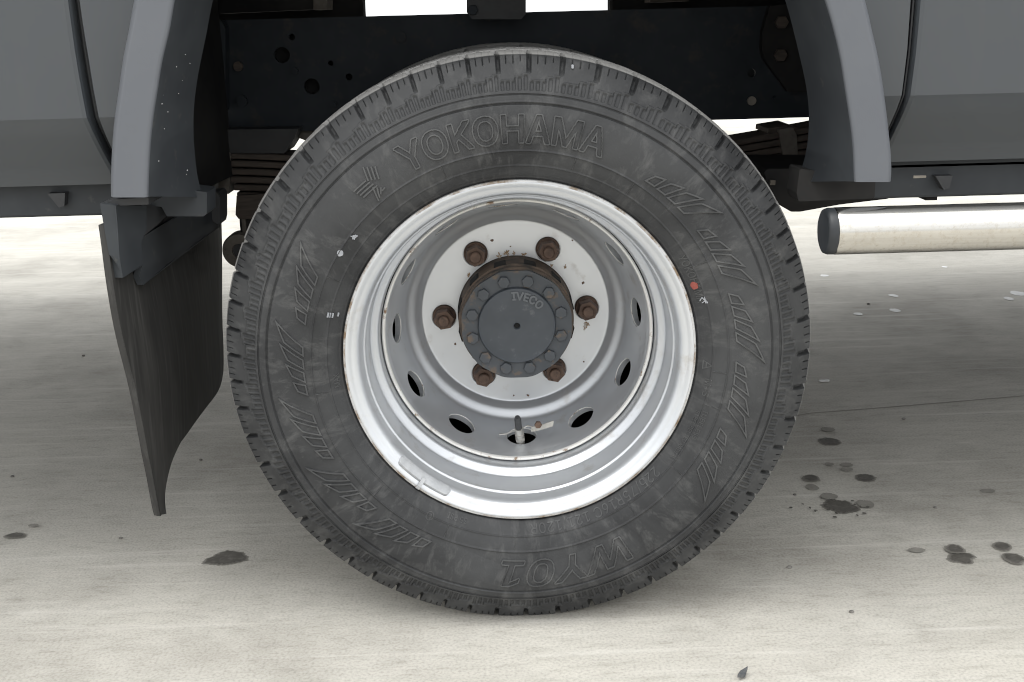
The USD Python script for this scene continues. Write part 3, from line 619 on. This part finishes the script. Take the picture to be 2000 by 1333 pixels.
# paint dots and chalk marks on the sidewall
def mark(name, px, py, g, mat, rot=0):
    p = at(px, py, -.02); x, z = p[0], p[2]-ZC; r = math.hypot(x, z); a = math.degrees(math.atan2(x, z))
    x0, y0, x1, y1 = g.bounds; g = sa.rotate(sa.translate(g, -(x0+x1)/2, -(y0+y1)/2), rot, origin=(0, 0)); return obj(name, emboss(g, a, r, .0012, rref=r), mat, WHEEL)
def blob(r, seed, n=26, wob=.25, sx=1.0):
    q = np.random.default_rng(seed); a = np.arange(n)*2*PI/n
    rr = r*(1+wob*(sum(q.normal()*np.sin(k*a+q.uniform(0, 6))/k**.9 for k in range(2, 6)))*.5); return sg.Polygon(np.stack([rr*np.cos(a)*sx, rr*np.sin(a)], 1)).buffer(0)
def jag_(g, seed):
    q = np.random.default_rng(seed+900); P = np.array(g.exterior.coords)[:-1]; return sg.Polygon(P-P.mean(0)+(P-P.mean(0))*(.35*q.normal(size=(len(P), 1)))).buffer(0)
def scribble(seed):
    q = np.random.default_rng(seed); return unary_union([sg.LineString(q.uniform(-.004, .004, (3, 2))).buffer(.0005) for _ in range(4)])
mark('paint_dot', 1360, 562, blob(.0044, 3), 'red_mark'); mark('paint_dot', 664, 495, blob(.0038, 5, wob=.2), 'white_mark')
mark('chalk_mark', 690, 462, scribble(8), 'white_mark'); mark('chalk_mark', 1377, 590, scribble(9), 'white_mark')
mark('chalk_mark', 648, 619, unary_union([sg.box(0, 0, .0016, .006), sg.box(.0028, .0, .0042, .006), sg.box(.0052, 0, .007, .006), sg.box(-.006, -.001, -.0045, .004)]), 'white_mark', 90)
p = at(1121, 130, -.001); r_ = math.hypot(p[0], p[2]-ZC)
obj('chalk_mark', box(p[0]-.003, p[0]+.000, -.0020, .006, p[2]-ZC-.003, p[2]-ZC+.002, .001), 'white_mark', WHEEL)

# rim barrel -------------------------------------------------------
rim = [(.2196, .0010), (.2185, -.0004), (.2165, -.0008), (.2142, .0004), (.2130, .0014), (.2112, .0030), (.2075, .0050), (.2045, .0074), (.2024, .0104), (.2010, .0140), (.2003, .0180), (.1998, .0250), (.1994, .0310), (.1988, .0326),
       (.1974, .0338), (.1964, .0350), (.1960, .0375), (.1956, .0790), (.1950, .0815), (.1932, .0836), (.1880, .0876), (.1856, .0896), (.1842, .0925), (.1835, .1000), (.1832, .1250)]
RP = smooth_profile(rim, 140)
m = lathe(RP, 360); obj('rim', m, 'silver_paint', WHEEL, smooth=True)
m = lathe(smooth_profile([(.2181, -.0008), (.2196, -.0006), (.2206, .0000), (.2210, .0022), (.2206, .0060), (.2180, .0085), (.2160, .0120)], 16), 360); obj('rim_edge', m, 'lip_edge', WHEEL, smooth=True)
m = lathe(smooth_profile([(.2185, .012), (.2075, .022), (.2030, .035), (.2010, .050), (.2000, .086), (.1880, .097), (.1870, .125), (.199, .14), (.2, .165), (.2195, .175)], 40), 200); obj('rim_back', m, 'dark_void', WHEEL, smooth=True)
# disc --------------------------------------------------------------
front = [(.1818, .1090), (.1800, .1090), (.1788, .1100), (.1778, .1122), (.1752, .1240), (.1744, .1262), (.1592, .1930), (.1582, .1980), (.1572, .2020), (.1557, .2052), (.1535, .2075), (.1500, .2100), (.1462, .2124), (.1428, .2148),
         (.1398, .2180), (.1370, .2215), (.1354, .2238), (.1340, .2248), (.1322, .2252), (.1200, .2254), (.0830, .2254)]
FP = front
back_ = [(.0830, .2350), (.142, .2350), (.1600, .222), (.1655, .205), (.1720, .175), (.1800, .138), (.1818, .128)]
prof = FP + back_
def dense(P, step=.002):
    P = np.array(P); out = []
    for a, b in zip(P, np.roll(P, -1, 0)):
        n = max(1, int(np.linalg.norm(b-a)/step)); out += [a+(b-a)*k/n for k in range(n)]
    return np.array(out)
fp_s = smooth_profile(FP, 130); prof = np.vstack([fp_s, np.array(back_)])
dm = lathe(prof, 360, closed=True)
if dm.volume < 0: dm.invert()
D = to_man(dm)
HOLES = [179, 148, 117, 86, 55, 25, 355, 327, 298, 269.5, 240, 209.5]
for k in HOLES:
    a = math.radians(k); rc, yc = .1668, .1620
    n2 = np.array([-.972, -.234]); n2 /= np.linalg.norm(n2)     # cone normal, towards the axis and the camera
    p = np.array([rc, yc]); q0, q1 = p+n2*.03, p-n2*.03
    c = tube((q0[0]*math.sin(a), q0[1], q0[0]*math.cos(a)), (q1[0]*math.sin(a), q1[1], q1[0]*math.cos(a)), (.0215 if k == 179 else .0208), 40)
    D = D - to_man(c)
PH = 2.1296-PI/2                                  # nut circle phase
nut_ang = [-(PI/2-(2.1296-PI/2-0)) for _ in range(1)]
angs = [2.1296-k*PI/3 for k in range(6)]          # counter-clockwise from +x
for a in angs:
    x, z = .1025*math.cos(a), .1025*math.sin(a); D = D - to_man(tube((x, .21, z), (x, .2305, z), .0182, 32))
mm = D.to_mesh(); dm = trimesh.Trimesh(mm.vert_properties[:, :3], mm.tri_verts, process=False)
obj('disc', dm, 'silver_paint', WHEEL, smooth=25)
# rolled outer edge of the disc: chipped and rusty
ed = np.array([(.1816, .1120), (.1814, .1086), (.1808, .1072), (.1796, .1066), (.1782, .1074), (.1774, .1096), (.1772, .1125)])
obj('disc_edge', lathe(smooth_profile(ed, 20), 360), 'silver_edge', WHEEL, smooth=True)
for k in HOLES:                                  # bare worn rims of the hand holes
    a = math.radians(k); rc, yc = .1668, .1620; n2 = np.array([-.972, -.234]); n2 /= np.linalg.norm(n2)
    tor = trimesh.creation.torus((.0218 if k == 179 else .0211), .0007, major_sections=40, minor_sections=8)
    zax = np.array([n2[0]*math.sin(a), n2[1], n2[0]*math.cos(a)]); c = np.array([rc*math.sin(a), yc, rc*math.cos(a)])
    tor.apply_transform(trimesh.geometry.align_vectors([0, 0, 1], zax)); tor.apply_translation(c)
    obj('hole_edge', tor, 'silver_edge', WHEEL, smooth=True)
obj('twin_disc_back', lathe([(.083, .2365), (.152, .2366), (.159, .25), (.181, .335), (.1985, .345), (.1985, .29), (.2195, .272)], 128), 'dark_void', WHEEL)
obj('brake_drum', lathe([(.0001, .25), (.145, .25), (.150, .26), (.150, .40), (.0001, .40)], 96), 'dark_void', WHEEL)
for k, (x, y, r_) in enumerate([(961, 470, 2.6), (1139, 553, 2.4), (889, 672, 2), (1031, 772, 2.2), (1118, 470, 1.4), (997, 482, 1.2), (1003, 773, 1.5), (1140, 707, 1.5)]):
    p = at(x, y, .2252)-np.array([0, 0, ZC]); g = sa.rotate(sa.translate(blob(r_/1380, 130+k, 16, .6, 1.3), p[0], p[2]), 40*k)
    obj('paint_chip', slab(g, .2251, .0005), 'nut_rust', WHEEL, smooth=False)
look('rust_bloom', (.20, .12, .06), (.34, .24, .14), 200, rough=.9, c3=(.45, .42, .38), scale3=260, lo3=.5, hi3=.6)
for k, (x, y, r_) in enumerate([(1146, 634, 4.5), (1143, 642, 3), (974, 500, 4), (990, 497, 4.5), (1004, 495, 3), (1024, 497, 3.5), (915, 538, 3), (1104, 521, 3), (905, 655, 2.5), (1077, 520, 2.5)]):
    p = at(x, y, .2252)-np.array([0, 0, ZC]); g = sa.rotate(sa.translate(jag_(blob(r_/1380, 230+k, 30, .8, 1.2), k), p[0], p[2]), 70*k)
    obj('rust_bloom', slab(g, .2250, .0005), 'rust_bloom', WHEEL, smooth=False)
# wheel nuts ---------------------------------------------------------
for i, a in enumerate(angs):
    x, z = .1025*math.cos(a), .1025*math.sin(a); N_ = group('wheel_nut', WHEEL) if False else None
    col = lathe([(.0001, .2215), (.0150, .2215), (.0168, .2235), (.0170, .2290)], 32)
    hx = hexprism(.0152, .0185, .25); hx.apply_translation([0, .2215, 0]); hx = turn(hx, rng.uniform(0, 1))
    neck = lathe([(.0001, .1955), (.0068, .1955), (.0080, .1968), (.0082, .2060), (.0105, .2062), (.0122, .2040)], 20)
    st = lathe([(.0001, .1950), (.0060, .1950), (.0078, .1962), (.0080, .205)], 16)
    nut = cat([col, hx, neck]); nut.apply_translation([x, 0, z]); obj('wheel_nut', nut, 'nut_rust', WHEEL, smooth=30)
# hub -----------------------------------------------------------------
hb = lathe([(.0001, .1620), (.0772, .1620), (.0788, .1640), (.0790, .1740), (.0770, .1765), (.0806, .1790), (.0812, .2000), (.0815, .2050), (.0822, .2400)], 160)
obj('hub_barrel', hb, 'hub_barrel', WHEEL, smooth=30)
for k in range(12):
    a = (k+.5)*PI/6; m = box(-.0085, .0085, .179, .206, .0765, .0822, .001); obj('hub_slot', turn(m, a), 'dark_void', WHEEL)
n = 360; a = np.arange(n)*2*PI/n
scal = .0764+.0006*np.cos(12*(a-math.radians(15)))
pl = sg.Polygon(np.stack([scal*np.sin(a), scal*np.cos(a)], 1))
fl = slab(pl, .1532, .0086); obj('hub_flange', fl, 'hub_paint', WHEEL, smooth=30)
for k in range(12):
    a = math.radians(15+30*k); m = hexprism(.0086, .0045, .2); m = turn(m, rng.uniform(0, 1)*.4+a)
    m.apply_translation([.0632*math.sin(a), .1532, .0632*math.cos(a)]); obj('hub_bolt', m, 'hub_paint', WHEEL, smooth=25)
cap = [(.0040, .1560), (.0042, .1480), (.0052, .1470), (.0120, .1462), (.0250, .1448), (.0330, .1446), (.0420, .1454), (.0490, .1468), (.0522, .1480), (.0534, .1496), (.0537, .1518), (.0541, .1530)]
obj('hub_cap', lathe(cap, 160), 'hub_cap_paint', WHEEL, smooth=30)
obj('hub_cap_hole', lathe([(.0001, .152), (.0042, .152)], 24), 'dark_void', WHEEL)
def cap_y(r): return np.interp(r, [.005, .02, .033, .05, .056], [.147, .1453, .1446, .1470, .153])
def cap_n(r): return np.stack([np.zeros_like(r), -np.ones_like(r)], -1)
look('hub_letter', (.085, .092, .10), (.10, .107, .115), 25, rough=.4)
g = fit_arc(text_poly('IVECO', .0105, True), 60, .0435).buffer(.0003)
obj('raised_lettering', emboss(g, 22, .0380, .0026, seg=.0012, yfun=cap_y, nfun=cap_n, rref=.0435), 'hub_letter', WHEEL)
# valve ----------------------------------------------------------------
b0, b1, b2 = at(1017, 866, .150), at(1013, 836, .128), at(1010.5, 815, .116)
z_ = np.array([0, 0, ZC]); b0, b1, b2 = b0-z_, b1-z_, b2-z_
obj('valve_stem', cat([tube(b0, b1, .0058, 18), tube(b0+(b1-b0)*.25, b0+(b1-b0)*.38, .0072, 6), tube(b0+(b1-b0)*.55, b0+(b1-b0)*.66, .0066, 18)]), 'valve_metal', WHEEL)
obj('valve_cap', cat([tube(b1, b1+(b2-b1)*.8, .0048, 16), tube(b1+(b2-b1)*.8, b2, .0048, 16, .0034)]), 'valve_cap', WHEEL)
def strap(pts, r):
    P = [at(*p)-z_ for p in pts]; return cat([tube(a, b, r, 8) for a, b in zip(P[:-1], P[1:])])
obj('valve_bracket', strap([(975, 849, .150), (988, 848, .148), (1003, 842, .143), (1016, 840, .138), (1022, 836, .138), (1030, 832, .140), (1040, 834, .142)], .0011), 'valve_metal', WHEEL)
rows_ = [[at(*a)-z_, at(*b)-z_] for a, b in zip([(1037, 844, .143), (1050, 842, .142), (1064, 838, .140), (1080, 833, .138)], [(1038, 834, .143), (1050, 833, .142), (1064, 828, .140), (1082, 822, .138)])]
obj('valve_bracket', skin(rows_, .002, (0, .006, 0)), 'valve_metal', WHEEL)
c = at(1051, 829, .137)-z_; m = hexprism(.0052, .005); m.apply_translation(c); obj('bracket_bolt', m, 'nut_rust', WHEEL)
# balance weight on the lip ---------------------------------------------
def weight():
    S = []
    for t in np.linspace(-1, 1, 33):
        a = math.radians(-141.3+t*11.2); w = .0082*math.sqrt(max(.02, 1-max(0, abs(t)-.86)**2/.0196)); rc, yc = .2072, .0085
        n2 = np.array([-.80, -.6]); t2 = np.array([.6, -.80])*-1
        sec = []
        for uu_, hh in ((-1, 0), (-.85, .0030), (-.4, .0040), (.4, .0040), (.85, .0030), (1, 0), (.6, -.003), (-.6, -.003)):
            p = np.array([rc, yc])+t2*w*uu_+n2*hh; sec.append((p[0]*math.sin(a), p[1], p[0]*math.cos(a)))
        S.append(sec)
    return loft(S)
obj('balance_weight', weight(), 'lead_weight', WHEEL, smooth=50)
a = math.radians(-141.6); S = []
for r_, y_ in ((.2045, .0030), (.2090, .0005), (.2150, -.0028), (.2195, -.0022), (.2215, .0010)):
    S.append([((r_)*math.sin(a+d), y_-o, r_*math.cos(a+d)) for d, o in ((-.012, 0), (-.012, .0012), (.012, .0012), (.012, 0))])
obj('weight_clip', loft(S), 'lead_weight', WHEEL)

# inner twin and the far side's wheel ------------------------------------
def twin(loc, rotz):
    w = group('wheel', TRUCK, loc, rotz)
    st = np.unique(np.r_[np.arange(0, n_t, 4), n_t])
    tyre([grid(Pd[st][:, ::3], len(st)-1, phi[st]), grid(SP[::6], 240), grid(bs, 240)], w)
    obj('rim', lathe(RP[::3], 180), 'silver_paint', w, smooth=True)
    return w
tag(twin((0, .448, ZC), 180), 'inner twin wheel half hidden behind the outer one')
tag(twin((0, 1.64, ZC), 0), 'wheel on the far side of the truck')

# ------------------------------------------------------------------ things lying on the ground, marks in it
def decal(name, g, z, mat):
    out = []
    for q in getattr(g, 'geoms', [g]):
        if q.geom_type != 'Polygon' or q.area < 1e-7: continue
        v, f = trimesh.creation.triangulate_polygon(q, engine='earcut'); out.append(trimesh.Trimesh(np.c_[v, np.full(len(v), z)], f, process=False))
    m = cat(out)
    if m.face_normals[:, 2].mean() < 0: m.invert()
    return obj(name, m, mat, GROUND, smooth=False)
def jag(g, seed):
    q = np.random.default_rng(seed+500); P = np.array(g.exterior.coords)[:-1]; return sg.Polygon(P*(1+.075*q.normal(size=(len(P), 1))*(q.random((len(P), 1)) < .6))).buffer(0)
def gblob(px, py, wpx, hpx, seed, wob=.22):
    c = ground(px, py); w = np.linalg.norm(ground(px+wpx/2, py)-ground(px-wpx/2, py))/2; hh = np.linalg.norm(ground(px, py+hpx/2)-ground(px, py-hpx/2))/2
    return sa.translate(sa.scale(jag(blob(1.0, seed, 70, wob), seed), w, hh, origin=(0, 0)), c[0], c[1])
ST = [(443, 1091, 74, 24, 0), (30, 1048, 36, 8, 0), (65, 1030, 20, 5, 1), (1620, 863, 40, 13, 0), (1617, 841, 26, 9, 1), (1584, 937, 28, 11, 0), (1586, 953, 28, 11, 1), (1654, 910, 22, 8, 1), (1654, 920, 22, 8, 1), (1690, 934, 36, 13, 0), (1620, 909, 16, 7, 1), (1619, 973, 34, 12, 1), (1641, 990, 62, 24, 0), (1690, 987, 34, 15, 1),
      (1865, 1076, 32, 14, 0), (1878, 1091, 52, 17, 0), (1957, 1069, 32, 13, 0), (1980, 1094, 36, 17, 0), (1929, 960, 28, 8, 1), (1790, 1077, 34, 9, 1)]
for k, (x, y, w, hh, fnt) in enumerate(ST):
    z_st = .0006+.0012*(k % 3); g_ = gblob(x, y, w, hh, 20+k, .18 if w < 45 else .42)
    decal('oil_stain', g_ if fnt else g_.buffer(-.0012), z_st+.0005, 'oil_faint' if fnt else 'oil')
    if not fnt: decal('damp_rim', g_.buffer(.0006), z_st, 'oil_half'); decal('damp_rim', g_.buffer(.0026), z_st-.0004, 'oil_faint')
for k in range(16):
    decal('oil_stain', gblob(1640+rng.normal()*38, 1000+rng.normal()*9, rng.uniform(3, 9), rng.uniform(2, 4), 60+k), .0033, 'oil')
for k, (x, y, w, hh) in enumerate([(1748, 607, 22, 6), (1676, 614, 18, 5), (1745, 578, 18, 5), (1990, 574, 32, 9), (1970, 584, 18, 6), (1610, 539, 16, 4), (1845, 522, 10, 3)]):
    decal('paint_fleck', gblob(x, y, w, hh, 90+k, .2), .0008, 'white_fleck')
# the long joint behind the tyre
J = [ground(x, y) for x, y in ((1380, 845), (1580, 808), (1760, 794), (2010, 773), (2300, 752))]
decal('joint_line', sg.LineString([p[:2] for p in J]).buffer(.0016, cap_style=2), .0004, 'oil_faint')
# scrap and grit
pts = [ground(x, y) for x, y in ((1445, 1320), (1460, 1315), (1455, 1327), (1440, 1332))]
g = sg.Polygon([p[:2] for p in pts]); m = trimesh.creation.extrude_polygon(g, .004, engine='earcut'); v = m.vertices.copy(); v[:, 2] += .0015+np.abs(v[:, 0]-v[:, 0].mean())*.5; m.vertices = v
tag(obj('debris', m, 'dark_chip'), 'small dark curled scrap lying on the concrete near the bottom edge', 'scrap')
c = ground(1610, 745); m = trimesh.creation.extrude_polygon(blob(.0065, 44, 24, .6, 1.5), .002, engine='earcut'); m.apply_translation([c[0], c[1], .0005])
tag(obj('paper_scrap', m, 'white_fleck'), 'small white scrap on the concrete right of the tyre', 'scrap')
PEB = ['tiny pebble right of the tyre beside the cluster of oil drips', 'tiny dark pebble among the white paint flecks under the side bar', 'tiny pebble on the bare concrete between the tyre foot and the faint stain',
       'tiny pebble left of the mudflap high in the sunlit concrete', 'tiny pebble just right of the tip of the mudflap', 'tiny dark pebble at the left edge above the thin oil streak', 'tiny pebble between the thin oil streak and the mudflap tip',
       'tiny pebble right of the splattered oil stain', 'tiny pebble near the long joint line right of the tyre', 'tiny pebble lying nearest the front, right of the tyre']
for k, (x, y) in enumerate([(1552, 968), (1696, 595), (1542, 1110), (163, 696), (392, 900), (24, 932), (236, 1053), (1826, 993), (1765, 820), (1663, 1197)]):
    c = ground(x, y); m = trimesh.creation.icosphere(1, rng.uniform(.0022, .0036)); v = m.vertices*np.array([1.3, 1, .7]); m.vertices = v; m.apply_translation([c[0], c[1], .0016])
    tag(obj('pebble', m, 'pebble'), PEB[k].replace('sunlit', 'bright'), 'pebble', 'pebbles strewn on the concrete')
